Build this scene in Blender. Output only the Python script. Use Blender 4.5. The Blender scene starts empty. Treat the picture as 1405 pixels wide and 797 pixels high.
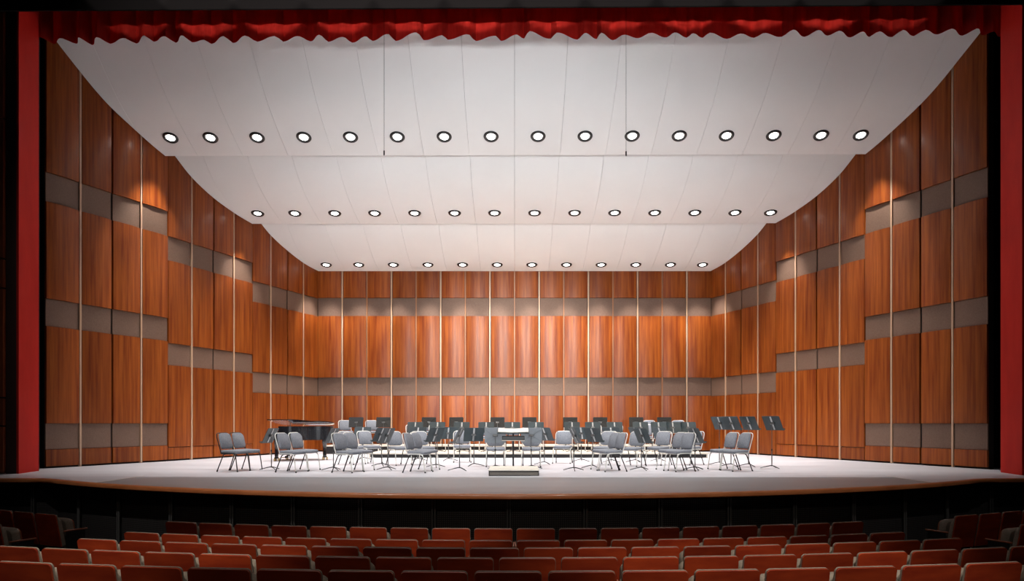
import bpy, bmesh, math, random
from mathutils import Vector, Matrix
random.seed(7)
S = bpy.context.scene
COL = S.collection
PI = math.pi
R = math.radians

# ------------------------------------------------------------------ camera, world, exposure
F = 1030.0            # focal length in pixels of the 1405x797 frame
VX, VY, EYE = 706.0, 580.0, 1.1
cam_d = bpy.data.cameras.new('camera')
cam_d.sensor_width = 36.0
cam_d.lens = 36.0 * F / 1405.0
cam_d.shift_x = -(VX - 702.5) / 1405.0
cam_d.shift_y = (VY - 398.5) / 1405.0
cam_d.clip_end = 200
cam = bpy.data.objects.new('camera', cam_d)
COL.objects.link(cam)
cam.location = (0, 0, EYE)
cam.rotation_euler = (R(90), 0, 0)
S.camera = cam

w = bpy.data.worlds.new('world'); S.world = w
w.use_nodes = True
w.node_tree.nodes['Background'].inputs[0].default_value = (0.9, 0.92, 1.0, 1)
w.node_tree.nodes['Background'].inputs[1].default_value = 0.004

S.view_settings.view_transform = 'Standard'
S.view_settings.look = 'None'
S.view_settings.gamma = 1.0
S.view_settings.use_curve_mapping = False
S.view_settings.exposure = 0.54

def spot(name, loc, target, watts, size, blend, radius, col=(1, 1, 1)):
    d = bpy.data.lights.new(name, 'SPOT')
    d.energy = watts; d.spot_size = R(size); d.spot_blend = blend
    d.shadow_soft_size = radius; d.color = col
    o = bpy.data.objects.new(name, d); COL.objects.link(o)
    o.location = loc
    o.rotation_euler = (Vector(target) - Vector(loc)).to_track_quat('-Z', 'Y').to_euler()
    return o

DOWN_W = 470.0        # each of the 42 ceiling downlights
# theatre spots on the catwalk above the stalls, aimed through the proscenium opening
for x, wt in ((-8.0, 4600), (-2.7, 3600), (2.7, 2600), (8.0, 2400)):
    spot('catwalk_spot', (x, 6.0, 15.2), (x * .25, 20.5, .5), wt, 58, .8, .10, (1, .97, .94))
# theatre spots on the balcony rail behind the camera, washing the shell ceiling
for x in (-4.5, 0.0, 4.5):
    spot('balcony_spot', (x, -4.0, 3.0), (x * .3, 27.0, 6.4), 3000, 36, .8, .12, (.93, .97, 1))
# row of narrow spots added behind the camera to brighten the valance hem
for k in range(12):
    x = -8.8 + 1.6 * k
    spot('valance_fill_spot', (-.8 + .15 * k, -4.0, 3.0), (x, 17.25 - .2 * x / 11, 11.12), 17000 if abs(x) < 8 else 8000, 5.1, .15, .06, (1, .95, .9))
# two narrower theatre spots on the upper balcony, aimed at the middle of the rear wall
for x in (-3.0, 3.0):
    spot('upper_balcony_spot', (x, -6.0, 8.6), (x * .2, 28.7, 3.4), 14500, 15, 1.0, .15, (1, .92, .82))
# spots added over the stalls: light pools on the seats and a wide fill
for p, t, wt, sz in (((-2.6, 1.5, 9.0), (-3.5, 7.2, -.3), 2300, 22),
                     ((-.6, 2.0, 9.0), (-1.2, 9.3, -.3), 1700, 15),
                     ((2.6, .5, 9.0), (2.0, 6.2, 0), 2300, 24),
                     ((0, 1.0, 9.5), (0, 6.5, -.6), 400, 84)):
    spot('stalls_fill_spot', p, t, wt, sz, .8, .1, (1, .9, .76))

# ------------------------------------------------------------------ materials
M = {}
def pbr(name, col, rough=.5, metal=0.0, spec=.5, coat=0.0, emit=None, estr=0.0):
    m = bpy.data.materials.new(name); m.use_nodes = True
    b = m.node_tree.nodes['Principled BSDF']
    b.inputs['Base Color'].default_value = (*col, 1)
    b.inputs['Roughness'].default_value = rough
    b.inputs['Metallic'].default_value = metal
    b.inputs['Specular IOR Level'].default_value = spec
    b.inputs['Coat Weight'].default_value = coat
    if emit:
        b.inputs['Emission Color'].default_value = (*emit, 1)
        b.inputs['Emission Strength'].default_value = estr
    M[name] = m
    return m

def noisy(name, c1, c2, scale=(4, 4, 4), detail=4, rough=.5, spec=.5, c_rand=0.0, bump=0.0, bscale=None,
          lo=.3, hi=.7, metal=0.0, coat=0.0, rrange=None, coatr=.1):
    """two-tone procedural noise material; colour also varies a little from object to object"""
    m = pbr(name, c1, rough, metal, spec, coat)
    nt = m.node_tree; N = nt.nodes; L = nt.links; b = N['Principled BSDF']
    b.inputs['Coat Roughness'].default_value = coatr
    tc = N.new('ShaderNodeTexCoord'); mp = N.new('ShaderNodeMapping')
    mp.inputs['Scale'].default_value = scale
    oi = N.new('ShaderNodeObjectInfo')
    add = N.new('ShaderNodeVectorMath'); add.operation = 'ADD'
    mul = N.new('ShaderNodeVectorMath'); mul.operation = 'SCALE'
    cmb = N.new('ShaderNodeCombineXYZ')
    L.new(oi.outputs['Random'], cmb.inputs[0]); L.new(oi.outputs['Random'], cmb.inputs[2])
    L.new(cmb.outputs[0], mul.inputs[0]); mul.inputs['Scale'].default_value = 37.0
    L.new(tc.outputs['Object'], add.inputs[0]); L.new(mul.outputs[0], add.inputs[1])
    L.new(add.outputs[0], mp.inputs['Vector'])
    n = N.new('ShaderNodeTexNoise'); n.inputs['Scale'].default_value = 1.0
    n.inputs['Detail'].default_value = detail; n.inputs['Roughness'].default_value = .6
    L.new(mp.outputs[0], n.inputs['Vector'])
    r = N.new('ShaderNodeValToRGB')
    r.color_ramp.elements[0].position = lo; r.color_ramp.elements[1].position = hi
    r.color_ramp.elements[0].color = (*c1, 1); r.color_ramp.elements[1].color = (*c2, 1)
    L.new(n.outputs['Fac'], r.inputs[0])
    out = r.outputs[0]
    if c_rand:
        hs = N.new('ShaderNodeHueSaturation')
        mr = N.new('ShaderNodeMapRange')
        mr.inputs['To Min'].default_value = 1 - c_rand; mr.inputs['To Max'].default_value = 1 + c_rand
        L.new(oi.outputs['Random'], mr.inputs['Value']); L.new(mr.outputs[0], hs.inputs['Value'])
        L.new(out, hs.inputs['Color']); out = hs.outputs[0]
    L.new(out, b.inputs['Base Color'])
    if rrange:
        mr2 = N.new('ShaderNodeMapRange')
        mr2.inputs['To Min'].default_value = rrange[0]; mr2.inputs['To Max'].default_value = rrange[1]
        L.new(n.outputs['Fac'], mr2.inputs['Value']); L.new(mr2.outputs[0], b.inputs['Roughness'])
    if bump:
        n2 = N.new('ShaderNodeTexNoise'); n2.inputs['Scale'].default_value = bscale or 60
        L.new(tc.outputs['Object'], n2.inputs['Vector'])
        bp = N.new('ShaderNodeBump'); bp.inputs['Strength'].default_value = bump
        bp.inputs['Distance'].default_value = .01
        L.new(n2.outputs['Fac'], bp.inputs['Height']); L.new(bp.outputs[0], b.inputs['Normal'])
    return m

noisy('wood', (.150, .0235, .0035), (.325, .084, .0120), scale=(11, 11, .5), rough=.40, spec=.20, c_rand=.16, lo=.30, hi=.70, coat=.10, coatr=.22)
noisy('lit_edge', (.48, .30, .19), (.56, .37, .25), scale=(9, 9, .6), rough=.4)  # pale colour stands for light caught on the panel edges
noisy('lit_edge_dim', (.30, .12, .05), (.36, .16, .07), scale=(9, 9, .6), rough=.45)  # weaker edge light, likewise put into the colour
noisy('mesh_band', (.145, .084, .058), (.19, .115, .082), scale=(30, 30, 30), rough=.55, spec=.4, c_rand=.05, bump=.2, bscale=160)
pbr('seam_dark', (.012, .006, .005), .8)
noisy('ceiling_white', (.85, .85, .84), (.88, .88, .87), scale=(.6, .6, .6), rough=.42, spec=.35)
noisy('stage_floor', (.38, .38, .42), (.56, .555, .595), scale=(.35, 3.2, 1), detail=8, rough=.4, spec=.5, rrange=(.28, .55))
noisy('pit_floor', (.18, .19, .205), (.28, .29, .305), scale=(.4, 3.5, 1), detail=8, rough=.4, spec=.5, rrange=(.3, .5))
noisy('nosing_wood', (.42, .12, .035), (.60, .20, .07), scale=(2, 2, 8), rough=.3, coat=.3)
pbr('pale_strip', (.62, .58, .54), .4)
pbr('black', (.005, .004, .004), .9, spec=.05)
pbr('near_black', (.010, .008, .009), .7)
pbr('dark_frame', (.045, .018, .014), .6)
noisy('red_paint', (.46, .014, .010), (.54, .021, .014), scale=(3, 3, 1), rough=.6, spec=.12)
noisy('red_velvet', (.46, .020, .014), (.58, .032, .022), scale=(8, 8, 2), rough=.85, spec=.1)
noisy('side_wood', (.20, .040, .012), (.30, .07, .02), scale=(7, 7, .6), rough=.4, c_rand=.1)
pbr('post_grey', (.12, .115, .11), .5, .3)
pbr('black_trim', (.012, .012, .013), .35)
pbr('can_white', (.8, .8, .8), .4)
pbr('lamp_glow', (1, 1, 1), .5, emit=(1, .96, .9), estr=14)
noisy('chair_fabric', (.145, .155, .18), (.215, .225, .255), scale=(40, 40, 40), rough=.9, spec=.2, bump=.15, bscale=300)
pbr('chair_metal', (.60, .59, .56), .4, .3)
pbr('chair_metal_dark', (.02, .02, .022), .4, .3)
pbr('rubber', (.012, .012, .012), .8)
noisy('stand_paint', (.018, .030, .036), (.028, .044, .050), scale=(6, 6, 6), rough=.42, c_rand=.25)
noisy('stand_lit', (.16, .18, .20), (.19, .21, .23), scale=(6, 6, 6), rough=.5)  # stand desks made paler: the light on them is in the colour
pbr('stand_metal', (.12, .12, .12), .35, .7)
pbr('stand_black', (.010, .011, .012), .45)
pbr('steel', (.42, .43, .43), .35, .5)
noisy('riser_deck', (.42, .37, .32), (.50, .45, .39), scale=(3, 8, 3), rough=.5)
pbr('riser_frame', (.60, .55, .49), .4, .2)
pbr('piano_black', (.006, .006, .008), .22, coat=1.0, spec=.6)
pbr('ivory', (.75, .72, .64), .3)
pbr('brass', (.6, .42, .16), .3, 1)
noisy('podium_top', (.55, .51, .45), (.64, .60, .53), scale=(4, 4, 4), rough=.6)
noisy('podium_side', (.10, .088, .078), (.14, .12, .10), scale=(6, 6, 6), rough=.6)
pbr('paper', (.62, .58, .52), .6)
noisy('seat_wood', (.24, .024, .010), (.42, .056, .016), scale=(2.5, 2.5, 10), rough=.38, spec=.4, c_rand=.33, lo=.3, hi=.72)
noisy('seat_fabric', (.23, .19, .16), (.30, .25, .21), scale=(40, 40, 40), rough=.9, spec=.1)
pbr('arm_wood', (.30, .10, .05), .35)
noisy('house_carpet', (.016, .006, .007), (.024, .010, .010), scale=(20, 20, 20), rough=.95, spec=.1)

# perforated apron grille: dotted pattern of small holes
m = pbr('grille', (.020, .018, .018), .5)
nt = m.node_tree; tc = nt.nodes.new('ShaderNodeTexCoord'); vo = nt.nodes.new('ShaderNodeTexVoronoi')
vo.inputs['Randomness'].default_value = 0.0; vo.inputs['Scale'].default_value = 30
rp = nt.nodes.new('ShaderNodeValToRGB')
rp.color_ramp.elements[0].position = .22; rp.color_ramp.elements[1].position = .34
rp.color_ramp.elements[0].color = (.09, .08, .075, 1); rp.color_ramp.elements[1].color = (.017, .015, .015, 1)
nt.links.new(tc.outputs['UV'], vo.inputs['Vector']); nt.links.new(vo.outputs['Distance'], rp.inputs[0])
nt.links.new(rp.outputs[0], nt.nodes['Principled BSDF'].inputs['Base Color'])

# ------------------------------------------------------------------ helpers
def link(name, me, mat, parent=None, loc=None, rz=0.0):
    o = bpy.data.objects.new(name, me); COL.objects.link(o)
    if mat is not None and me is not None:
        me.materials.clear(); me.materials.append(M[mat] if isinstance(mat, str) else mat)
    if parent: o.parent = parent
    if loc is not None: o.location = loc
    if rz: o.rotation_euler[2] = rz
    return o

def finish(bm, name, smooth=None):
    bmesh.ops.recalc_face_normals(bm, faces=bm.faces)
    me = bpy.data.meshes.new(name); bm.to_mesh(me); bm.free()
    if smooth is not None:
        for p in me.polygons: p.use_smooth = True
        me.set_sharp_from_angle(angle=R(smooth))
    return me

def obj(name, bm, mat, parent=None, smooth=None, loc=None, rz=0.0):
    return link(name, finish(bm, name, smooth), mat, parent, loc, rz)

def empty(name, loc=(0, 0, 0), rz=0.0):
    o = bpy.data.objects.new(name, None); COL.objects.link(o)
    o.empty_display_size = .2; o.location = loc; o.rotation_euler[2] = rz
    return o

def tag(o, label=None, cat=None, group=None, kind=None):
    if label: o['label'] = label
    if cat: o['category'] = cat
    if group: o['group'] = group
    if kind: o['kind'] = kind
    return o

def copy_tree(o, parent=None):
    c = o.copy(); COL.objects.link(c); c.parent = parent
    for ch in o.children: copy_tree(ch, c)
    return c

def box(bm, x0, x1, y0, y1, z0, z1, mat=None, bevel=0.0, seg=2):
    vs = [bm.verts.new((x, y, z)) for z in (z0, z1) for y in (y0, y1) for x in (x0, x1)]
    fs = [(0, 2, 3, 1), (4, 5, 7, 6), (0, 1, 5, 4), (2, 6, 7, 3), (0, 4, 6, 2), (1, 3, 7, 5)]
    faces = [bm.faces.new([vs[i] for i in f]) for f in fs]
    if bevel:
        es = list({e for f in faces for e in f.edges})
        r = bmesh.ops.bevel(bm, geom=es, offset=bevel, segments=seg, affect='EDGES', profile=.5)
        vs = list({v for f in r['faces'] for v in f.verts} | {v for v in vs if v.is_valid})
    if mat is not None: bmesh.ops.transform(bm, matrix=mat, verts=[v for v in vs if v.is_valid])
    return vs

def tube(bm, pts, r, seg=7, cap=True):
    pts = [Vector(p) for p in pts]
    rings = []
    rr = r if isinstance(r, (list, tuple)) else [r] * len(pts)
    for i, p in enumerate(pts):
        if i == 0: t = pts[1] - p
        elif i == len(pts) - 1: t = p - pts[i - 1]
        else: t = (pts[i + 1] - p).normalized() + (p - pts[i - 1]).normalized()
        t.normalize()
        a = Vector((1, 0, 0)) if abs(t.x) < .9 else Vector((0, 1, 0))
        u = t.cross(a).normalized(); v = t.cross(u).normalized()
        rings.append([bm.verts.new(p + (u * math.cos(2 * PI * k / seg) + v * math.sin(2 * PI * k / seg)) * rr[i]) for k in range(seg)])
    for a, b in zip(rings, rings[1:]):
        for k in range(seg):
            bm.faces.new((a[k], a[(k + 1) % seg], b[(k + 1) % seg], b[k]))
    if cap:
        bm.faces.new(rings[0][::-1]); bm.faces.new(rings[-1])

def prism(bm, outline, z0, z1):
    a = [bm.verts.new((x, y, z0)) for x, y in outline]
    b = [bm.verts.new((x, y, z1)) for x, y in outline]
    bm.faces.new(a[::-1]); bm.faces.new(b)
    n = len(a)
    for i in range(n): bm.faces.new((a[i], a[(i + 1) % n], b[(i + 1) % n], b[i]))

def lathe(bm, prof, seg=24):
    rings = [[bm.verts.new((r * math.cos(2 * PI * k / seg), r * math.sin(2 * PI * k / seg), z)) for k in range(seg)] for r, z in prof]
    for a, b in zip(rings, rings[1:]):
        for k in range(seg): bm.faces.new((a[k], a[(k + 1) % seg], b[(k + 1) % seg], b[k]))
    return rings

def at(px, py, z=0.0):
    """floor point (height z) seen at a pixel"""
    D = (EYE - z) * F / (py - VY)
    return ((px - VX) * D / F, D, z)

# ------------------------------------------------------------------ plan of the shell
LT = [(-11.30, 18.07), (-9.94, 21.50), (-8.78, 25.12), (-7.52, 28.69)]
RT = [(11.20, 17.75), (9.95, 21.30), (8.72, 25.00), (7.52, 28.69)]

# ------------------------------------------------------------------ stage floor, pit lift, nosing
LIPD, LIPR = 11.56, 14.6
def lip(x):
    ax = min(abs(x), 9.2)
    return LIPD + LIPR - math.sqrt(LIPR ** 2 - ax ** 2)
SEAM_D, SEAM_X = 15.2, 7.7
bm = bmesh.new()
prism(bm, [(-16, SEAM_D), (16, SEAM_D), (16, 30), (-16, 30)], -.08, 0)
for s in (-1, 1):
    xs = [s * (SEAM_X + (16 - SEAM_X) * (i / 16) ** 1.6) for i in range(17)]
    prism(bm, [(x, lip(x)) for x in xs] + [(s * 16, SEAM_D), (s * SEAM_X, SEAM_D)], -.08, 0)
tag(obj('floor', bm, 'stage_floor'), 'pale grey scuffed wooden stage floor inside the concert shell', kind='structure')
bm = bmesh.new()
xs = [-SEAM_X + .012 + (2 * SEAM_X - .024) * i / 48 for i in range(49)]
prism(bm, [(x, lip(x)) for x in xs] + [(SEAM_X - .012, SEAM_D - .012), (-SEAM_X + .012, SEAM_D - .012)], -.08, -.002)
tag(obj('floor_pit_lift', bm, 'pit_floor'), 'darker grey pit lift floor along the curved stage front', kind='structure')
for i, s in enumerate((-1, 1)):
    bm = bmesh.new()
    box(bm, s * SEAM_X - .022, s * SEAM_X + .022, lip(SEAM_X) + .02, 15.6, -.02, .003)
    tag(obj('trim_%d' % (i + 1), bm, 'pale_strip'), 'pale metal seam strip beside the pit lift', kind='structure')
# wooden nosing swept along the curved edge
prof = [(0.03, .004), (-.05, .004), (-.075, -.02), (-.075, -.065), (-.05, -.085), (.03, -.085)]
bm = bmesh.new(); rings = []
for i in range(97):
    x = -16 + 32 * i / 96
    y = lip(x); dy = (lip(x + .01) - lip(x - .01)) / .02
    n = Vector((-dy, 1, 0)).normalized()
    rings.append([bm.verts.new((x + n.x * a, y + n.y * a, z)) for a, z in prof])
for a, b in zip(rings, rings[1:]):
    for k in range(len(prof)): bm.faces.new((a[k], a[(k + 1) % len(prof)], b[(k + 1) % len(prof)], b[k]))
tag(obj('trim_3', bm, 'nosing_wood', smooth=50), 'polished wooden nosing along the curved stage edge', kind='structure')

# apron wall below the stage edge, with perforated panels and posts
apron = tag(empty('wall_apron'), 'black apron wall below the stage with perforated panels', kind='structure')
def apr(x, off): # point on the apron line, off metres behind the lip
    y = lip(x); dy = (lip(x + .01) - lip(x - .01)) / .02
    n = Vector((-dy, 1, 0)).normalized()
    return Vector((x + n.x * off, y + n.y * off, 0))
bm = bmesh.new(); rings = []
for i in range(65):
    x = -14 + 28 * i / 64
    a, b = apr(x, .22), apr(x, .30)
    rings.append([bm.verts.new((q.x, q.y, z)) for q, z in ((a, -1.2), (a, -.1), (b, -.1), (b, -1.2))])
for a, b in zip(rings, rings[1:]):
    for k in range(4): bm.faces.new((a[k], a[(k + 1) % 4], b[(k + 1) % 4], b[k]))
obj('backing', bm, 'near_black', apron)
posts = [-9.6, -8.4, -7.25, -6.0, -4.75, -3.62, -2.47, -1.28, -.09, 1.12, 2.33, 3.5, 4.7, 5.9, 7.1, 8.3, 9.5]
for x in posts:
    for dx in (-.022, .022):
        q = apr(x + dx, .14); bm = bmesh.new()
        box(bm, q.x - .011, q.x + .011, q.y - .02, q.y + .03, -1.15, -.09)
        obj('post', bm, 'post_grey', apron)
for a, b in zip(posts, posts[1:]):
    bm = bmesh.new(); uvl = bm.loops.layers.uv.new('UVMap'); n = 6
    fr, bk = [], []
    for i in range(n + 1):
        x = a + .045 + (b - a - .09) * i / n
        p, q = apr(x, .17), apr(x, .2)
        fr.append([bm.verts.new((p.x, p.y, z)) for z in (-1.15, -.1)])
        bk.append([bm.verts.new((q.x, q.y, z)) for z in (-1.15, -.1)])
    for i in range(n):
        f = bm.faces.new((fr[i][0], fr[i + 1][0], fr[i + 1][1], fr[i][1]))
        for l in f.loops: l[uvl].uv = (l.vert.co.x, l.vert.co.z)
        bm.faces.new((bk[i + 1][0], bk[i][0], bk[i][1], bk[i + 1][1]))
        bm.faces.new((fr[i][1], fr[i + 1][1], bk[i + 1][1], bk[i][1]))
        bm.faces.new((fr[i + 1][0], fr[i][0], bk[i][0], bk[i + 1][0]))
    bm.faces.new((fr[0][0], fr[0][1], bk[0][1], bk[0][0])); bm.faces.new((fr[n][1], fr[n][0], bk[n][0], bk[n][1]))
    obj('panel', bm, 'grille', apron)

# ------------------------------------------------------------------ house floor (gently raked, concentric)
CEN = 25.0
ROW_D = [9.5, 8.5, 7.5, 6.55, 5.55, 4.58]
ROW_TOP = [-.194, -.182, -.098, -.022, .063, .144]
SEAT_H = .86
zs = [(CEN - 13.0, -1.10)] + [(CEN - d, t - SEAT_H) for d, t in zip(ROW_D, ROW_TOP)] + [(CEN - 2.0, .30 - SEAT_H + .04)]
rad = [25 - 13.0] and [12.0, 14.6] + [CEN - d for d in ROW_D] + [23.0, 25.5]
hz = [-1.10, -1.06] + [t - SEAT_H for t in ROW_TOP] + [-.52, -.32]
bm = bmesh.new(); g = []
for r_, z in zip(rad, hz):
    g.append([bm.verts.new((r_ * math.sin(a), CEN - r_ * math.cos(a), z)) for a in [R(-62 + 124 * k / 62) for k in range(63)]])
for a, b in zip(g, g[1:]):
    for k in range(62): bm.faces.new((a[k], a[k + 1], b[k + 1], b[k]))
tag(obj('floor_stalls', bm, 'house_carpet'), 'dark raked carpet floor of the stalls', kind='structure')

# ------------------------------------------------------------------ concert shell walls
def panel(p0, p1, z0, z1, bulge, off, depth, mat, parent, name, nseg=8):
    """upright panel between two plan points, bowed towards the room"""
    p0, p1 = Vector((*p0, 0)), Vector((*p1, 0))
    d = (p1 - p0); n = Vector((d.y, -d.x, 0)).normalized()
    mid = (p0 + p1) / 2
    if n.dot(Vector((0, 20, 0)) - mid) < 0: n = -n
    base = Vector((mid.x, mid.y, z0))
    pts = []
    for i in range(nseg + 1):
        t = i / nseg
        q = p0.lerp(p1, t) + n * (off + bulge * (1 - (2 * t - 1) ** 2))
        pts.append((q.x, q.y))
    bk = [(p1 + n * (off - depth)), (p0 + n * (off - depth))]
    pts += [(q.x, q.y) for q in bk]
    bm = bmesh.new()
    prism(bm, [(x - base.x, y - base.y) for x, y in pts], 0, z1 - z0)
    return obj(name, bm, mat, parent, smooth=25, loc=base)

def shell_wall(name, label, a, b, ncol, layers, ztop, flip=0, rear=False):
    """layers: list of (kind, z0, z1). Columns alternate a pale batten and a dark seam."""
    root = tag(empty(name), label, kind='structure')
    A, B = Vector(a), Vector(b)
    d = (B - A); n = Vector((d.y, -d.x)).normalized()
    if n.dot(Vector((0, 20)) - (A + B) / 2) < 0: n = -n
    # dark backing behind the panels
    bm = bmesh.new()
    prism(bm, [tuple(A - n * .03), tuple(B - n * .03), tuple(B - n * .18), tuple(A - n * .18)], 0, ztop)
    obj('backing', bm, 'seam_dark', root)
    L = d.length; u = d / L
    cw = L / ncol
    for c in range(ncol):
        gl = .045 if (c + flip) % 2 == 1 else .03
        gr = .03 if (c + flip) % 2 == 1 else .045
        if c == 0: gl = .012
        if c == ncol - 1: gr = .012
        q0 = A + u * (c * cw + gl); q1 = A + u * ((c + 1) * cw - gr)
        for kind, z0, z1 in layers:
            if kind == 'w':
                panel(q0, q1, z0 + .008, z1 - .008, .042, .03, .06, 'wood', root, 'wood_panel')
            elif kind == 'm':
                panel(q0, q1, z0, z1, .018, .0, .03, 'mesh_band', root, 'fabric_band', 4)
            else:
                panel(q0, q1, z0 + .008, z1 - .008, .03, .02, .05, 'wood', root, 'base_panel')
    for c in range(1, ncol):
        q = A + u * (c * cw)
        if (c + flip) % 2 == 1:
            e0, e1 = q - u * .026, q + u * .026
            panel(e0, e1, .01, ztop, .0, .030, .06, 'lit_edge', root, 'lit_edge', 1)
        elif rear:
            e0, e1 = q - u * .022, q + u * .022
            panel(e0, e1, .01, ztop, .0, .012, .04, 'lit_edge_dim', root, 'lit_edge', 1)
    return root

T1 = [('b', .04, .46), ('m', .46, 1.08), ('w', 1.08, 3.44), ('m', 3.44, 4.09), ('w', 4.09, 6.44), ('m', 6.44, 7.14), ('w', 7.14, 11.3)]
T2 = [('b', .04, .40), ('w', .40, 2.76), ('m', 2.76, 3.38), ('w', 3.38, 5.76), ('m', 5.76, 6.44), ('w', 6.44, 9.9)]
T3 = [('w', .04, 2.12), ('m', 2.12, 2.80), ('w', 2.80, 5.16), ('m', 5.16, 5.84), ('w', 5.84, 8.9)]
TB = [('w', .04, 2.14), ('m', 2.14, 2.82), ('w', 2.82, 5.18), ('m', 5.18, 5.86), ('w', 5.86, 7.7)]
for nm, P in (('left', LT), ('right', RT)):
    for i, (ly, zt, ds) in enumerate(((T1, 11.3, 'front'), (T2, 9.9, 'middle'), (T3, 8.9, 'rear'))):
        a, b = P[i], P[i + 1]
        n_ = .0
        shell_wall('wall_' + nm, '%s cherry-wood shell tower on the %s side wall' % (ds, nm), a, b, 4, ly, zt)
shell_wall('wall_back', 'cherry-wood rear shell wall with bowed panels and grey bands', (-7.52, 28.69), (7.52, 28.69), 16, TB, 7.7, rear=True)
# masking drapes either side, between proscenium and shell
for s in (-1, 1):
    bm = bmesh.new(); n = 30; fr = []; bk = []
    for i in range(n + 1):
        x = s * (11.42 + 2.6 * i / n); y = 18.0 + .06 * math.sin(i * 1.7)
        fr.append((x, y)); bk.append((x, y + .02))
    prism(bm, fr + bk[::-1], .02, 12.5)
    tag(obj('masking_drape', bm, 'black', smooth=60), 'black masking drape between proscenium and shell, %s side' % ('left' if s < 0 else 'right'), 'drape', 'masking drapes')

# ------------------------------------------------------------------ ceiling clouds
CL = [
  [(18.10, 10.50), (18.285, 10.35), (18.576, 10.12), (19.19, 9.665), (19.69, 9.36), (20.39, 9.045), (20.95, 8.815), (21.34, 8.68)],
  [(21.42, 8.98), (21.74, 8.757), (22.31, 8.40), (23.17, 8.067), (24.18, 7.838), (25.01, 7.724)],
  [(25.15, 8.02), (25.48, 7.82), (25.96, 7.555), (26.79, 7.245), (27.76, 6.985), (28.60, 6.876)],
]
CSHIFT = [(-.43, -.16), (-.16, -.10), (-.10, 0)]   # how much nearer the right end is, front and rear
PW = 1.285
def prof_at(ci, u):
    P = CL[ci]; t = u * (len(P) - 1); i = min(int(t), len(P) - 2); f = t - i
    p0 = P[max(i - 1, 0)]; p1 = P[i]; p2 = P[i + 1]; p3 = P[min(i + 2, len(P) - 1)]
    def cr(a, b, c, d): return .5 * ((2 * b) + (c - a) * f + (2 * a - 5 * b + 4 * c - d) * f * f + (3 * b - a - 3 * c + d) * f ** 3)
    return cr(p0[0], p1[0], p2[0], p3[0]), cr(p0[1], p1[1], p2[1], p3[1])
def cloud_pt(ci, u, x):
    D, z = prof_at(ci, u)
    s = CSHIFT[ci][0] + (CSHIFT[ci][1] - CSHIFT[ci][0]) * u
    return D + s * (x + 11) / 22.0, z
def edge_x(ci, u, side):
    P = LT if side < 0 else RT
    (x0, y0), (x1, y1) = P[ci], P[ci + 1]
    x = side * 10.0
    for _ in range(4):
        D, z = cloud_pt(ci, u, x)
        x = x0 + (x1 - x0) * (D - y0) / (y1 - y0) - side * .085
    return x
clouds = []
for ci in range(3):
    root = tag(empty('ceiling'), '%s white curved ceiling cloud of the concert shell' % ('front', 'middle', 'rear')[ci], kind='structure')
    clouds.append(root)
    US = [i / 28 for i in range(29)]
    for k in range(-9, 9):
        X0, X1 = k * PW + .003, (k + 1) * PW - .003
        rows = []
        us = list(US)
        for side in (-1, 1):                       # exact points where the side edge crosses this strip
            for X in (X0, X1):
                lo, hi = 0.0, 1.0
                f = lambda u: side * edge_x(ci, u, side) - side * X
                if f(lo) * f(hi) < 0:
                    for _ in range(30):
                        m_ = (lo + hi) / 2
                        if f(lo) * f(m_) <= 0: hi = m_
                        else: lo = m_
                    us.append((lo + hi) / 2)
        us = sorted(set(round(u, 5) for u in us))
        for u in us:
            a, b = max(X0, edge_x(ci, u, -1)), min(X1, edge_x(ci, u, 1))
            if b - a > -1e-4 and b >= X0 - 1e-3 and a <= X1 + 1e-3: rows.append((u, a, max(a + .002, b)))
        if len(rows) < 2: continue
        bm = bmesh.new(); lo_, hi_ = [], []
        nx = 3
        for u, a, b in rows:
            q = []
            for j in range(nx + 1):
                x = a + (b - a) * j / nx; D, z = cloud_pt(ci, u, x); q.append((x, D, z))
            lo_.append([bm.verts.new(p) for p in q]); hi_.append([bm.verts.new((p[0], p[1], p[2] + .06)) for p in q])
        nr = len(rows)
        for i in range(nr - 1):
            for j in range(nx):
                bm.faces.new((lo_[i][j], lo_[i][j + 1], lo_[i + 1][j + 1], lo_[i + 1][j]))
                bm.faces.new((hi_[i][j], hi_[i + 1][j], hi_[i + 1][j + 1], hi_[i][j + 1]))
            bm.faces.new((lo_[i][0], lo_[i + 1][0], hi_[i + 1][0], hi_[i][0]))
            bm.faces.new((lo_[i][nx], hi_[i][nx], hi_[i + 1][nx], lo_[i + 1][nx]))
        for e in (0, nr - 1):
            for j in range(nx): bm.faces.new((lo_[e][j], lo_[e][j + 1], hi_[e][j + 1], hi_[e][j]))
        obj('panel', bm, 'ceiling_white', root, smooth=40)

# ------------------------------------------------------------------ downlights
def make_downlight():
    root = empty('downlight')
    bm = bmesh.new()
    rg = lathe(bm, [(.126, .01), (.132, -.018), (.160, -.034), (.192, -.028), (.207, -.002), (.207, .005), (.126, .01)], 28)
    bmesh.ops.remove_doubles(bm, verts=bm.verts, dist=1e-5)
    obj('trim_ring', bm, 'black_trim', root, smooth=50)
    bm = bmesh.new()
    lathe(bm, [(.128, .0), (.124, -.004), (.108, -.006)], 28)
    obj('reflector', bm, 'can_white', root, smooth=50)
    bm = bmesh.new()
    v = [bm.verts.new((.110 * math.cos(2 * PI * k / 24), .110 * math.sin(2 * PI * k / 24), -.008)) for k in range(24)]
    t = bm.verts.new((0, 0, -.022))
    for k in range(24): bm.faces.new((v[k], v[(k + 1) % 24], t))
    obj('lamp', bm, 'lamp_glow', root, smooth=60)
    return root
dl0 = make_downlight()
DROWS = [(0, 16, 187.0, 'front ceiling cloud'), (1, 14, 292.0, 'middle ceiling cloud'), (2, 12, 363.0, 'rear ceiling cloud')]
first = True
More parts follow.
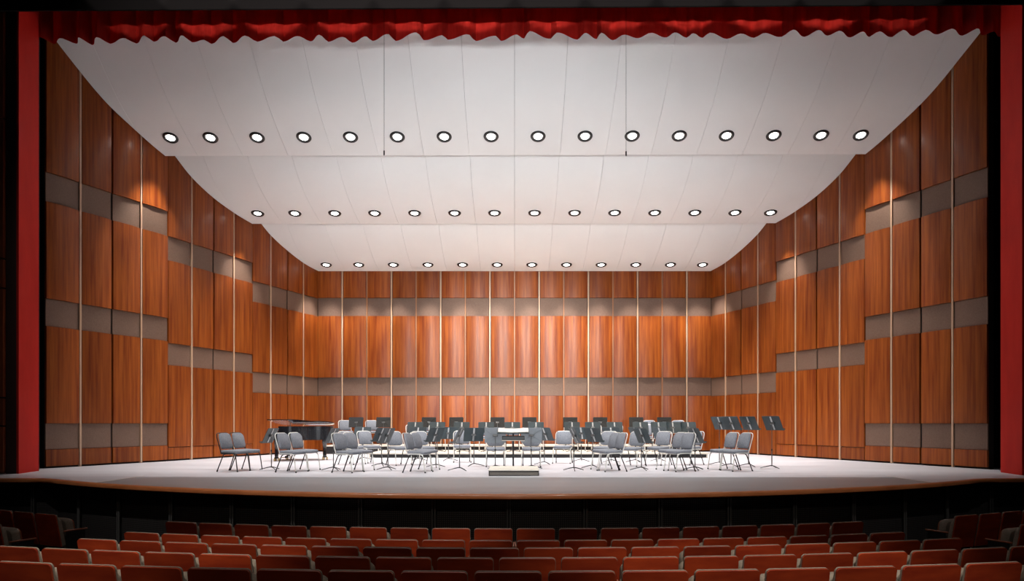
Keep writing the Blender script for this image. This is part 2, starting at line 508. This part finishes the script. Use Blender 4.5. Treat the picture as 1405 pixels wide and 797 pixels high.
for ci, n, py, where in DROWS:
    lo, hi = 0.0, 1.0                                # profile position whose pixel row is py
    for _ in range(40):
        u = (lo + hi) / 2; D, z = cloud_pt(ci, u, 0)
        if VY - F * (z - EYE) / D < py: lo = u
        else: hi = u
    D1, z1 = cloud_pt(ci, min(u + .02, 1), 0); D0, z0 = cloud_pt(ci, u - .02, 0)
    slope = math.atan2(z1 - z0, D1 - D0)
    for i in range(n):
        x = (i - n / 2 + .5) * PW
        xl, xr = edge_x(ci, u, -1) + .74, edge_x(ci, u, 1) - .74
        x = max(xl, min(xr, x))
        D, z = cloud_pt(ci, u, x)
        o = dl0 if first else copy_tree(dl0)
        first = False
        o.location = (x, D, z - .004); o.rotation_euler = (slope, 0, 0)
        tag(o, 'round black-ringed downlight glowing in the %s' % where, 'ceiling light', 'downlights of the ' + where)
        d = bpy.data.lights.new('downlight_bulb', 'SPOT')
        d.energy = DOWN_W; d.spot_size = R(70); d.spot_blend = .6; d.shadow_soft_size = .07; d.color = (1, .96, .9)
        lo_ = bpy.data.objects.new('downlight_bulb', d); COL.objects.link(lo_)
        lo_.location = (x, D - .02, z - .07)

# ------------------------------------------------------------------ proscenium
for s, nm, (xa, ya), (xb, yb) in ((-1, 'left', (-10.70, 16.20), (-10.88, 17.17)), (1, 'right', (10.63, 15.72), (10.80, 16.68))):
    root = tag(empty('wall_proscenium'), '%s proscenium jamb with red reveal' % nm, kind='structure')
    bm = bmesh.new(); prism(bm, [(xa, ya), (xb, yb), (xb + s * .05, yb), (xa + s * .05, ya)], .0, 12.5)
    obj('red_reveal', bm, 'red_paint', root)
    bm = bmesh.new(); prism(bm, [(xa + s * .05, ya), (xa + s * .28, ya), (xb + s * .4, yb), (xb + s * .05, yb)], .0, 12.5)
    obj('dark_frame', bm, 'dark_frame', root)
    # outer wood wall of stacked boards
    zz = [.0, 1.03, 1.64, 4.00, 4.63, 7.65, 10.2, 12.5]
    for z0, z1 in zip(zz, zz[1:]):
        bm = bmesh.new()
        box(bm, min(xa + s * .29, xa + s * 3.2), max(xa + s * .29, xa + s * 3.2), ya - .06, ya + .06, z0 + .015, z1 - .015, bevel=.01, seg=1)
        obj('wood_panel', bm, 'side_wood', root)
# header above the opening
bm = bmesh.new(); prism(bm, [(-13, 15.72), (13, 15.42), (13, 15.47), (-13, 15.77)], 9.72, 14.0)
tag(obj('wall_header', bm, 'black'), 'black proscenium header above the red valance', kind='structure')

# red valance with irregular folds
rv = random.Random(3)
xs, ys = [], []
x = -11.15; ph = 0
folds = []
while x < 11.25:
    w_ = rv.uniform(.36, .66); folds.append((x, w_, rv.uniform(.09, .17), (rv.uniform(.62, .85) if x < 0 else rv.uniform(.15, .38)))); x += w_
outl = []
for (x0, w_, am, sk) in folds:
    for j in range(10):
        t = j / 10
        tt = t / sk * .5 if t < sk else .5 + (t - sk) / (1 - sk) * .5
        outl.append((x0 + w_ * t, -am * (1 - math.cos(2 * PI * tt))))
val = tag(empty('valance_curtain', (0, 17.25, 9.9)), 'red velvet valance hanging in folds above the stage opening', 'curtain')
def vy(x): return -.2 * (x / 11.0)
bm = bmesh.new(); cols = []
zr = [0, .03, .12, .3, .6, 1.0, 1.5]
rr_ = random.Random(5)
for (x, y) in outl:
    hem = .02 * math.sin(x * 2.1) + .015 * math.sin(x * 7.3)
    cols.append([bm.verts.new((x, vy(x) + y * (1 - .35 * z / 1.5), z + hem * (1 - z / 1.5))) for z in zr])
for a, b in zip(cols, cols[1:]):
    for k in range(len(zr) - 1): bm.faces.new((a[k], b[k], b[k + 1], a[k + 1]))
bmesh.ops.solidify(bm, geom=bm.faces[:], thickness=.02)
obj('cloth', bm, 'red_velvet', val, smooth=60)

# two hanging microphones
for i, (px, py, lb) in enumerate(((527, 212, 'thin hanging microphone on a wire above the left of the podium'), (859, 213, 'thin hanging microphone on a wire above the right of the podium'))):
    D = 16.6; X = (px - VX) * D / F; Z = EYE + (VY - py) * D / F
    r_ = tag(empty('hanging_microphone', (X, D, Z)), lb, 'microphone', 'hanging microphones')
    bm = bmesh.new(); tube(bm, [(0, 0, .08), (0, 0, 5.0)], .004, 5); obj('wire', bm, 'black', r_)
    bm = bmesh.new(); tube(bm, [(0, 0, -.02), (0, 0, .0), (0, 0, .08), (0, 0, .095)], [.008, .015, .015, .006], 8); obj('capsule', bm, 'black', r_)

# ------------------------------------------------------------------ risers
def riser(name, label, x0, x1, y0, y1, h, nleg):
    cx, cy = (x0 + x1) / 2, (y0 + y1) / 2
    root = tag(empty(name, (cx, cy, 0)), label, 'riser')
    hx, hy = (x1 - x0) / 2, (y1 - y0) / 2
    bm = bmesh.new(); box(bm, -hx, hx, -hy, hy, h - .04, h, bevel=.006, seg=1); obj('deck', bm, 'riser_deck', root)
    bm = bmesh.new(); box(bm, -hx + .03, hx - .03, -hy + .05, -hy + .08, .02, h - .041); obj('fascia', bm, 'near_black', root)
    for i in range(nleg):
        for yy in (-hy + .03, hy - .05):
            xx = -hx + .03 + (2 * hx - .1) * i / (nleg - 1)
            bm = bmesh.new(); box(bm, xx, xx + .04, yy - .02, yy + .02, 0, h - .041); obj('leg', bm, 'riser_frame', root)
    return root
riser('stage_riser', 'low pale-topped stage riser across the middle of the orchestra', -4.6, 6.1, 23.55, 26.30, .15, 6)
riser('stage_riser', 'taller pale-topped stage riser against the rear wall', -6.7, 6.5, 26.36, 28.5, .30, 8)
ZL, ZU = .15, .30

# ------------------------------------------------------------------ conductor's podium and desk
pod = tag(empty('conductor_podium', (-.015, 16.15, 0)), 'low carpeted conductor podium with pale top', 'podium')
bm = bmesh.new(); box(bm, -.53, .53, -.62, .62, .105, .135, bevel=.008, seg=1); obj('top', bm, 'podium_top', pod)
bm = bmesh.new(); box(bm, -.515, .515, -.60, .60, 0, .1045); obj('body', bm, 'podium_side', pod)
for z0, z1 in ((0.0, .016), (.088, .1045)):
    bm = bmesh.new(); box(bm, -.52, .52, -.612, -.6005, z0, z1); obj('edge_strip', bm, 'near_black', pod)
for x0 in (-.52, .504):
    bm = bmesh.new(); box(bm, x0, x0 + .016, -.612, -.6005, .017, .087); obj('edge_strip', bm, 'near_black', pod)
cd = tag(empty('conductor_desk', (-.03, 17.35, 0)), 'conductor music desk with pale open score on top behind podium', 'music stand')
bm = bmesh.new(); box(bm, -.37, .37, -.20, .20, -.012, .012, Matrix.Translation((0, 0, .90)) @ Matrix.Rotation(R(12), 4, 'X'), bevel=.004, seg=1); obj('desk', bm, 'stand_paint', cd)
bm = bmesh.new()
for s in (-1, 1):
    box(bm, min(0, s * .35), max(0, s * .35), -.18, .18, .0125, .03, Matrix.Translation((0, 0, .90)) @ Matrix.Rotation(R(12), 4, 'X') @ Matrix.Rotation(R(-2 * s), 4, 'Y'), bevel=.004, seg=1)
obj('score', bm, 'paper', cd)
bm = bmesh.new(); box(bm, -.26, .26, -.13, .13, .70, .80, bevel=.01, seg=1); obj('shelf_box', bm, 'stand_black', cd)
bm = bmesh.new(); box(bm, -.26, .26, -.14, .13, .685, .699); obj('shelf_lip', bm, 'riser_deck', cd)
bm = bmesh.new(); tube(bm, [(0, 0, .06), (0, 0, .886)], .02, 8); obj('pole', bm, 'stand_black', cd)
bm = bmesh.new(); tube(bm, [(-.12, 0, .8005), (-.12, 0, .885)], .012, 6); tube(bm, [(.12, 0, .8005), (.12, 0, .885)], .012, 6); obj('bracket', bm, 'stand_black', cd)
bm = bmesh.new(); lathe(bm, [(.001, .0), (.24, .0), (.24, .02), (.06, .045), (.03, .07), (.001, .07)], 24); obj('base', bm, 'stand_black', cd, smooth=40)

# ------------------------------------------------------------------ orchestra chairs
def rounded_pad(w_, h, t, rad, n=5, sag=0.0, top_extra=1.0):
    """rounded rectangle pad in the XZ plane, thickness along Y, softened edges, slight curve"""
    out = []
    for cx, cz, a0, rr in ((w_ / 2 - rad, h - rad, 0, rad), (-w_ / 2 + rad, h - rad, 90, rad), (-w_ / 2 + rad * .6, rad * .6, 180, rad * .6), (w_ / 2 - rad * .6, rad * .6, 270, rad * .6)):
        for i in range(n + 1):
            a = R(a0 + 90 * i / n); out.append((cx + rr * math.cos(a), cz + rr * math.sin(a)))
    bm = bmesh.new()
    c = Vector((0, 0, h / 2)); rings = []
    for sc, y in ((.93, -t / 2), (1.0, -t * .28), (1.0, t * .28), (.93, t / 2)):
        rings.append([bm.verts.new((c.x + (x - c.x) * (1 - (1 - sc) * .75), y + sag * (x / (w_ / 2)) ** 2, c.z + (z - c.z) * sc)) for x, z in out])
    m_ = len(out)
    for a, b in zip(rings, rings[1:]):
        for k in range(m_): bm.faces.new((a[k], a[(k + 1) % m_], b[(k + 1) % m_], b[k]))
    bm.faces.new(rings[0]); bm.faces.new(rings[-1][::-1])
    return bm

def bend(pts, i_, r_, n=4):
    """round the corner at index i_ of a polyline"""
    p = [Vector(q) for q in pts]
    a, b, c = p[i_ - 1], p[i_], p[i_ + 1]
    s, e = b + (a - b).normalized() * r_, b + (c - b).normalized() * r_
    mid = []
    for k in range(n + 1):
        t = k / n; mid.append(s * (1 - t) ** 2 + b * 2 * t * (1 - t) + e * t * t)
    return p[:i_] + mid + p[i_ + 1:]

def make_chair(metal):
    root = empty('orchestra_chair')
    # seat cushion
    bm = rounded_pad(.46, .44, .065, .07)
    bmesh.ops.transform(bm, matrix=Matrix.Translation((0, .22, .455)) @ Matrix.Rotation(R(92), 4, 'X'), verts=bm.verts)
    obj('seat', bm, 'chair_fabric', root, smooth=50)
    bm = rounded_pad(.42, .365, .05, .11, sag=-.03)
    bmesh.ops.transform(bm, matrix=Matrix.Translation((0, .222, .505)) @ Matrix.Rotation(R(-13), 4, 'X'), verts=bm.verts)
    obj('backrest', bm, 'chair_fabric', root, smooth=50)
    # back hoop running down into the side rails
    bm = bmesh.new()
    h = [(-.232, .19, .43), (-.232, .315, .84 - .02), (-.232 + .01, .322, .865), (.222, .322, .865), (.232, .315, .82), (.232, .19, .43)]
    h = [(-.232, .19, .43), (-.232, .325, .868), (.232, .325, .868), (.232, .19, .43)]
    pl = bend(h, 1, .11, 5); k = len(pl) - 2
    pl = bend(pl, k, .11, 5)
    tube(bm, pl, .012, 7)
    obj('back_frame', bm, metal, root, smooth=60)
    for s in (-1, 1):
        bm = bmesh.new()
        pl = bend([(s * .232, .20, .415), (s * .232, -.175, .41), (s * .24, -.235, .0)], 1, .08, 5)
        tube(bm, pl, .0125, 7); obj('leg', bm, metal, root, smooth=60)
        bm = bmesh.new()
        pl = bend([(s * .205, -.05, .402), (s * .205, .14, .40), (s * .225, .30, .0)], 1, .06, 4)
        tube(bm, pl, .0125, 7); obj('leg', bm, 'chair_metal_dark', root, smooth=60)
        bm = bmesh.new()
        tube(bm, [(s * .24, -.235, .0), (s * .238, -.232, .03)], .017, 7); tube(bm, [(s * .225, .30, 0), (s * .223, .288, .03)], .017, 7)
        obj('foot_cap', bm, 'rubber', root)
    bm = bmesh.new(); tube(bm, [(-.225, .17, .40), (.225, .17, .40)], .010, 6); tube(bm, [(-.225, -.12, .40), (.225, -.12, .40)], .010, 6)
    obj('cross_bar', bm, metal, root, smooth=60)
    return root
protos = {'s': make_chair('chair_metal'), 'k': make_chair('chair_metal_dark')}
used = {'s': False, 'k': False}
def chair(px, py, rz, label, group, kind='s', z=0.0, D=None):
    if D is None: loc = at(px, py, z)
    else: loc = ((px - VX) * D / F, D, z)
    o = protos[kind] if not used[kind] else copy_tree(protos[kind])
    used[kind] = True
    o.location = loc; o.rotation_euler[2] = R(rz)
    return tag(o, label, 'chair', group)

# ------------------------------------------------------------------ music stands
def make_stand(desk_mat, pole_mat, top=.975, tilt=26, spine=True):
    root = empty('music_stand')
    hh = .385; ca, sa = math.cos(R(tilt)), math.sin(R(tilt))
    zc = top - hh * ca / 2
    T = Matrix.Translation((0, 0, zc)) @ Matrix.Rotation(R(tilt), 4, 'X')   # top leans towards -Y
    bm = bmesh.new()
    # desk sheet with folded rim and slightly clipped corners
    w2, h2 = .255, hh / 2
    o_ = [(-w2, -h2), (w2, -h2), (w2, h2 - .02), (w2 - .02, h2), (-w2 + .02, h2), (-w2, h2 - .02)]
    a = [bm.verts.new(T @ Vector((x, -.003, z))) for x, z in o_]; b = [bm.verts.new(T @ Vector((x, .003, z))) for x, z in o_]
    bm.faces.new(a); bm.faces.new(b[::-1])
    for k in range(6): bm.faces.new((a[k], b[k], b[(k + 1) % 6], a[(k + 1) % 6]))
    dk = obj('desk', bm, desk_mat, root)
    bm = bmesh.new()
    if spine:
        box(bm, -.022, .022, -.012, -.0032, -h2 + .02, h2 - .012, T, bevel=.003, seg=1)
        obj('spine', bm, 'steel', dk)
    else:
        for sx in (-1, 1):
            for sz in (-1, 1): tube(bm, [T @ Vector((sx * .05, -.006, sz * .02)), T @ Vector((sx * .235, -.006, sz * .15))], .006, 5)
        obj('rib', bm, desk_mat, dk)
    bm = bmesh.new(); box(bm, -.25, .25, .003, .065, -h2 - .004, -h2 + .003, T); box(bm, -.25, .25, .06, .066, -h2, -h2 + .015, T)
    obj('ledge', bm, desk_mat, root)
    bm = bmesh.new(); box(bm, -.06, .06, -.03, -.004, -.025, .03, T, bevel=.006, seg=1); tube(bm, [T @ Vector((-.05, -.03, 0)), T @ Vector((.05, -.03, 0))], .014, 8)
    obj('bracket', bm, 'stand_metal', root, smooth=50)
    bm = bmesh.new(); py = (T @ Vector((0, -.03, 0)))
    tube(bm, [(py.x, py.y, .42), (py.x, py.y, py.z)], .0085, 7); obj('inner_pole', bm, 'stand_metal', root, smooth=60)
    bm = bmesh.new(); tube(bm, [(0, py.y, .055), (0, py.y, .44)], .0125, 8); obj('outer_pole', bm, pole_mat, root, smooth=60)
    bm = bmesh.new(); tube(bm, [(0, py.y, .425), (0, py.y, .47)], .018, 8); obj('collar', bm, 'stand_black', root, smooth=60)
    for k in range(3):
        a_ = R(90 + 120 * k + 18); bm = bmesh.new()
        c, s_ = math.cos(a_), math.sin(a_)
        tube(bm, [(0, py.y, .075), (c * .10, py.y + s_ * .10, .055), (c * .27, py.y + s_ * .27, .009)], [.012, .011, .009], 6)
        obj('leg', bm, 'stand_black', root, smooth=60)
    return root
SP = {'d': make_stand('stand_paint', 'stand_metal'), 'b': make_stand('stand_black', 'stand_black', 1.0, 20, False),
      'g': make_stand('stand_lit', 'stand_metal', .98, 20, False), 't': make_stand('stand_paint', 'stand_metal', 1.26, 28)}
sused = {k: False for k in SP}
def stand(px, py, rz, label, group, kind='d', z=0.0, D=None):
    loc = at(px, py, z) if D is None else ((px - VX) * D / F, D, z)
    o = SP[kind] if not sused[kind] else copy_tree(SP[kind])
    sused[kind] = True
    o.location = loc; o.rotation_euler[2] = R(rz)
    return tag(o, label, 'music stand', group)

# front strings, left and right of the podium
FL = 'front string chairs'
for px, py, rz in ((322, 646.5, 76), (339.5, 644.5, 76)):
    chair(px, py, rz, 'grey padded chair with black frame, outermost pair before the left tower', 'black framed chair pair', 'k')
for px, py, rz in ((402, 647.5, 73), (419.5, 645, 73)):
    chair(px, py, rz, 'grey padded chair with silver frame in front of the grand piano', 'chairs before the piano')
for px, py, rz in ((479, 648, 69), (494, 645.5, 69)):
    chair(px, py, rz, 'silver framed grey chair of the pair just right of the piano tail', 'chair pair by the piano tail')
for px, py, rz in ((575, 648, 76), (585, 645, 74)):
    chair(px, py, rz, 'silver framed grey chair of the front pair left of the podium', 'chair pair left of the podium')
for px, py, rz in ((838, 646.5, -75), (829, 644.5, -73)):
    chair(px, py, rz, 'silver framed grey chair of the front pair right of the podium', 'chair pair right of the podium')
for px, py, rz in ((931, 646.5, -68), (920, 644.5, -66)):
    chair(px, py, rz, 'silver framed grey chair of the second front pair right of the podium', 'second chair pair right of podium')
for px, py, rz in ((1009, 646, -72), (991, 644, -71)):
    chair(px, py, rz, 'silver framed grey chair below the four tall stands at right', 'chairs below the tall stands')
# inner string players
chair(484, 637, 62, 'grey chair behind the pair by the piano tail', 'inner string chairs left')
chair(508, 635, 46, 'grey chair turned three-quarter beside the double-angled stand left', 'inner string chairs left')
chair(548, 638, 40, 'grey chair beside the first inner stand left of centre', 'inner string chairs left')
chair(582, 637.5, 34, 'grey chair half hidden behind the front pair left of podium', 'inner string chairs left')
chair(634, 634, 6, 'grey chair behind the dark stand left of the conductor desk', 'inner chairs near the podium')
chair(680, 640, 3, 'grey chair directly behind the pale-lit stand left of the conductor desk', 'inner chairs near the podium')
chair(729, 640, -3, 'grey chair directly behind the pale-lit stand right of the conductor desk', 'inner chairs near the podium')
chair(772, 635.5, -12, 'charcoal padded chair facing the podium between two stands', 'inner chairs near the podium')
chair(829, 637.5, -34, 'grey chair half hidden behind the front pair right of podium', 'inner string chairs right')
chair(868, 639.5, -38, 'grey round-topped chair behind the diagonal stand right of podium', 'inner string chairs right')
chair(903, 638, -44, 'grey round-topped chair beside the second front pair right of podium', 'inner string chairs right')
chair(946, 637.5, -58, 'grey chair mostly hidden behind the second front pair right of podium', 'inner string chairs right')
# woodwind chairs on the low riser
for px, rz in ((569, 22), (600, 16), (634, 8), (667, 4), (703, 0), (736, -4), (784, -10), (814, -14), (843, -18), (884, -24), (908, -28), (941, -30)):
    chair(px, 0, rz, 'grey chair behind a stand on the low riser', 'chairs on the low riser', z=ZL + .018, D=25.35)
# brass chairs on the tall riser
for px, rz, lb in ((475, 24, 'grey chair at the left end of the tall riser'), (512, 22, 'grey chair second from the left end of the tall riser'),
                   (588, 12, None), (626, 8, None), (683, 2, None), (726, -2, None), (782, -8, None), (823, -12, None),
                   (888, -22, 'grey chair second from the right end of the tall riser'), (928, -24, 'grey chair at the right end of the tall riser')):
    chair(px, 0, rz, lb or 'grey chair hidden behind a black stand on the tall riser', 'chairs on the tall riser', z=ZU + .018, D=27.85)

# stands: front row
stand(371, 644.5, 80, 'dark stand in front of the piano keyboard', 'front stands')
stand(456, 645, 80, 'dark stand turned nearly edge-on by the piano tail', 'front stands')
stand(531, 644.5, 70, 'dark stand tilted steeply beside the pair right of the piano tail', 'front stands')
stand(597, 641, 50, 'dark wide-turned stand behind the front pair left of podium', 'front stands')
stand(629, 645.5, 80, 'dark stand seen edge-on just left of the podium', 'front stands')
stand(679.5, 642.5, 3, 'stand coloured pale as if lit, left of the conductor desk', 'pale stands beside the conductor desk', 'g')
stand(729, 642.5, -3, 'stand coloured pale as if lit, right of the conductor desk', 'pale stands beside the conductor desk', 'g')
stand(789, 645.5, -78, 'dark stand seen edge-on just right of the podium', 'front stands')
stand(814, 642, -48, 'dark wide-turned stand before the front pair right of podium', 'front stands')
stand(881.5, 645, -62, 'dark stand with bright diagonal edge right of the podium', 'front stands')
stand(955, 644.5, -74, 'dark stand just right of the second front pair', 'front stands')
# tall stands at right
for px, py, rz, lb in ((988, 637.5, -58, 'tall dark stand, innermost of four, above the right chairs'), (1004, 640, -58, 'tall dark stand second from inside above the right chairs'),
                       (1028, 640, -60, 'tall dark stand just right of the right chair pair'), (1060, 642.5, -58, 'tall dark stand, outermost of four, beside the right tower')):
    stand(px, py, rz, lb, 'tall stands at right', 't')
# second line on the floor
for px, py, rz in ((497, 630.5, 30), (522.5, 639.5, 62), (573, 632, 22), (615, 632, 14), (650, 639.5, 12), (748, 637, -48), (798, 633, -26), (839, 634, -24), (873, 634, -58), (906, 632.5, -50)):
    stand(px, py, rz, 'dark stand in the inner ring of stands on the floor', 'inner stands on the floor')
# stands on the low riser
for px, rz in ((569.5, 18), (600, 14), (633.5, 8), (667, 4), (703, 0), (735.5, -3), (785, -8), (813.5, -12), (843.5, -16), (879, -20), (904, -22), (923.5, -24), (944.5, -26)):
    stand(px, 0, rz, 'dark stand on the low riser', 'stands on the low riser', z=ZL, D=24.45)
# stands on the tall riser
for px, rz in ((488.5, 18), (526, 16), (588.5, 10), (626, 8), (682.5, 2), (726.5, -1), (782.5, -6), (823.5, -9), (873, -14), (911.5, -16)):
    stand(px, 0, rz, 'black stand on the tall riser against the rear wall', 'stands on the tall riser', 'b', z=ZU, D=26.95)

# ------------------------------------------------------------------ grand piano (keyboard at left, bent side to the house)
pi_ = tag(empty('grand_piano', (-7.02, 21.35, 0)), 'glossy black grand piano with raised lid beside the left tower', 'piano')
def piano_outline(x0, off=0.0):
    L_, W_ = 1.64 + off, 1.45
    pts = [(x0, -off), (.55, -off)]
    ctrl = [(.55, -off), (.95, -off), (.95, .42 - off), (1.28, .46 - off), (1.62 + off, .50 - off), (1.66 + off, .80), (1.60 + off, 1.15), (1.5 + off, 1.40 + off), (1.30, W_ + off)]
    def cb(a, b, c, d, t): return tuple(a[i] * (1 - t) ** 3 + 3 * b[i] * t * (1 - t) ** 2 + 3 * c[i] * t * t * (1 - t) + d[i] * t ** 3 for i in (0, 1))
    for k in range(1, 11): pts.append(cb(ctrl[0], ctrl[1], ctrl[2], ctrl[3], k / 10))
    for k in range(1, 11): pts.append(cb(ctrl[3], (1.52 + off, .48 - off), (1.66 + off, .62), ctrl[5], k / 10))
    for k in range(1, 9): pts.append(cb(ctrl[5], (1.66 + off, 1.05), (1.55 + off, W_ + off), ctrl[8], k / 8))
    pts.append((x0, W_ + off))
    return pts
bm = bmesh.new(); prism(bm, piano_outline(.30), .60, 1.0); obj('case', bm, 'piano_black', pi_, smooth=30)
bm = bmesh.new(); box(bm, .0, .298, .0, 1.45, .60, .70, bevel=.01, seg=1); obj('key_bed', bm, 'piano_black', pi_)
for y0 in (.0, 1.38):
    bm = bmesh.new(); box(bm, .02, .298, y0, y0 + .07, .701, .80, bevel=.01, seg=1); obj('cheek', bm, 'piano_black', pi_)
bm = bmesh.new(); box(bm, .05, .20, .08, 1.37, .701, .722); obj('keyboard', bm, 'ivory', pi_)
bm = bmesh.new(); box(bm, .21, .298, .08, 1.37, .701, .86); obj('fallboard', bm, 'piano_black', pi_)
bm = bmesh.new(); prism(bm, piano_outline(-.02, .015), 0, .025)
T = Matrix.Translation((0, 1.45, 1.03)) @ Matrix.Rotation(R(-5.6), 4, 'X') @ Matrix.Translation((0, -1.45, 0))
bmesh.ops.transform(bm, matrix=T, verts=bm.verts); obj('lid', bm, 'piano_black', pi_, smooth=30)
bm = bmesh.new(); tube(bm, [(.62, .06, 1.0), (.62, .06, 1.15)], .012, 6); obj('lid_prop', bm, 'stand_black', pi_)
for x, y in ((.20, .16), (.20, 1.28), (1.38, .95)):
    lg = None
    bm = bmesh.new(); lathe(bm, [(.001, .58), (.075, .60), (.075, .52), (.055, .44), (.05, .12), (.065, .10), (.065, .075), (.001, .075)], 14)
    bmesh.ops.translate(bm, vec=(x, y, 0), verts=bm.verts); lg = obj('leg', bm, 'piano_black', pi_, smooth=40)
    bm = bmesh.new()
    for a_ in (0, 120, 240):
        cx, cy = x + .07 * math.cos(R(a_)), y + .07 * math.sin(R(a_))
        tube(bm, [(cx - .015, cy, .045), (cx + .015, cy, .045)], .045, 10)
    obj('caster', bm, 'brass', lg)
bm = bmesh.new(); tube(bm, [(.42, .62, .60), (.36, .66, .12)], .018, 7); tube(bm, [(.42, .82, .60), (.36, .78, .12)], .018, 7); box(bm, .30, .40, .60, .84, .07, .13)
obj('pedal_lyre', bm, 'piano_black', pi_)
for k in range(3):
    bm = bmesh.new(); box(bm, .18, .30, .645 + k * .06, .675 + k * .06, .075, .09, bevel=.005, seg=1); obj('pedal', bm, 'brass', pi_)

# ------------------------------------------------------------------ stalls seats
def make_seat():
    root = empty('theatre_seat')
    # bowed wooden back shell, leaning back towards -Y
    T = Matrix.Translation((0, -.20, .40)) @ Matrix.Rotation(R(11), 4, 'X')
    def shell(wd, h, y0, th, rad, bow):
        bm = bmesh.new()
        out = [(-wd / 2, 0), (wd / 2, 0)]
        for k in range(5):
            a = R(90 * k / 4); out.append((wd / 2 - rad + rad * math.cos(a), h - rad + rad * math.sin(a)))
        for j in range(1, 6): out.append((wd / 2 - rad - (wd - 2 * rad) * j / 6, h))
        for k in range(5):
            a = R(90 + 90 * k / 4); out.append((-wd / 2 + rad + rad * math.cos(a), h - rad + rad * math.sin(a)))
        a_ = []; b_ = []
        for x, z in out:
            yb = y0 + bow * (2 * x / wd) ** 2
            a_.append(bm.verts.new(T @ Vector((x, yb - th / 2, z)))); b_.append(bm.verts.new(T @ Vector((x, yb + th / 2, z))))
        n = len(out)
        # fill as strips left/right so the bow is kept
        bm.faces.new(a_); bm.faces.new(b_[::-1])
        bmesh.ops.triangulate(bm, faces=bm.faces[:])
        for k in range(n): bm.faces.new((a_[k], b_[k], b_[(k + 1) % n], a_[(k + 1) % n]))
        return bm
    obj('back_shell', shell(.466, .466, -.02, .016, .03, .0), 'seat_wood', root, smooth=30)
    obj('back_cushion', shell(.472, .468, -.003, .016, .032, .0), 'seat_fabric', root, smooth=50)
    obj('back_padding', shell(.43, .40, .030, .05, .06, .0), 'seat_fabric', root, smooth=50)
    bm = rounded_pad(.43, .42, .11, .07)
    bmesh.ops.transform(bm, matrix=Matrix.Translation((0, -.03, .36)) @ Matrix.Rotation(R(9), 4, 'X'), verts=bm.verts)
    obj('tip_up_seat', bm, 'seat_fabric', root, smooth=50)
    bm = rounded_pad(.42, .40, .02, .06)
    bmesh.ops.transform(bm, matrix=Matrix.Translation((0, .03, .365)) @ Matrix.Rotation(R(9), 4, 'X'), verts=bm.verts)
    obj('seat_shell', bm, 'arm_wood', root, smooth=50)
    for s in (-1, 1):
        bm = bmesh.new(); box(bm, s * .243 - .007, s * .243 + .007, -.16, .12, .0, .60); obj('standard', bm, 'stand_black', root)
        bm = bmesh.new(); box(bm, s * .243 - .009, s * .243 + .009, -.20, .16, .601, .625, bevel=.006, seg=1); obj('armrest', bm, 'arm_wood', root)
    return root
seat0 = make_seat(); suse = False
PITCH = .51
ordn = ['first', 'second', 'third', 'fourth', 'fifth', 'sixth']
def seat(row, s_arc, label, group):
    global suse
    rr_ = CEN - ROW_D[row]
    a = s_arc / rr_
    o = copy_tree(seat0) if suse else seat0
    suse = True
    o.location = (rr_ * math.sin(a), CEN - rr_ * math.cos(a), ROW_TOP[row] - SEAT_H)
    o.rotation_euler[2] = a
    tag(o, label, 'theatre seat', group)
rows = [(0, 0.0, -9, 8), (1, 0.0, -9, 8), (2, .065, -9, 8), (3, -.15, -9, 9), (4, -.30, -8, 8), (5, -.27, -7, 6)]
for r_, x0, k0, k1 in rows:
    for k in range(k0, k1 + 1):
        lb = 'red-brown wooden-backed seat in the %s row from the stage, centre block' % ordn[r_]
        if r_ < 4 and k == k0: lb = 'aisle-end seat on the piano side of the %s row from the stage' % ordn[r_]
        if r_ < 3 and k == k1: lb = 'aisle-end seat on the tall-stand side of the %s row from the stage' % ordn[r_]
        seat(r_, x0 + (k + .5) * PITCH, lb, '%s row centre seats' % ordn[r_])
for r_, nl, nr, xl, xr in ((0, 5, 5, 6.50, 6.15), (1, 3, 3, 6.55, 6.40)):
    for k in range(nl):
        seat(r_, -(xl + (k + .5) * PITCH), 'dark wooden-backed seat in the %s row across the left aisle' % ordn[r_], 'left side block, %s row' % ordn[r_])
    for k in range(nr):
        seat(r_, xr + (k + .5) * PITCH, 'dark wooden-backed seat in the %s row across the right aisle' % ordn[r_], 'right side block, %s row' % ordn[r_])
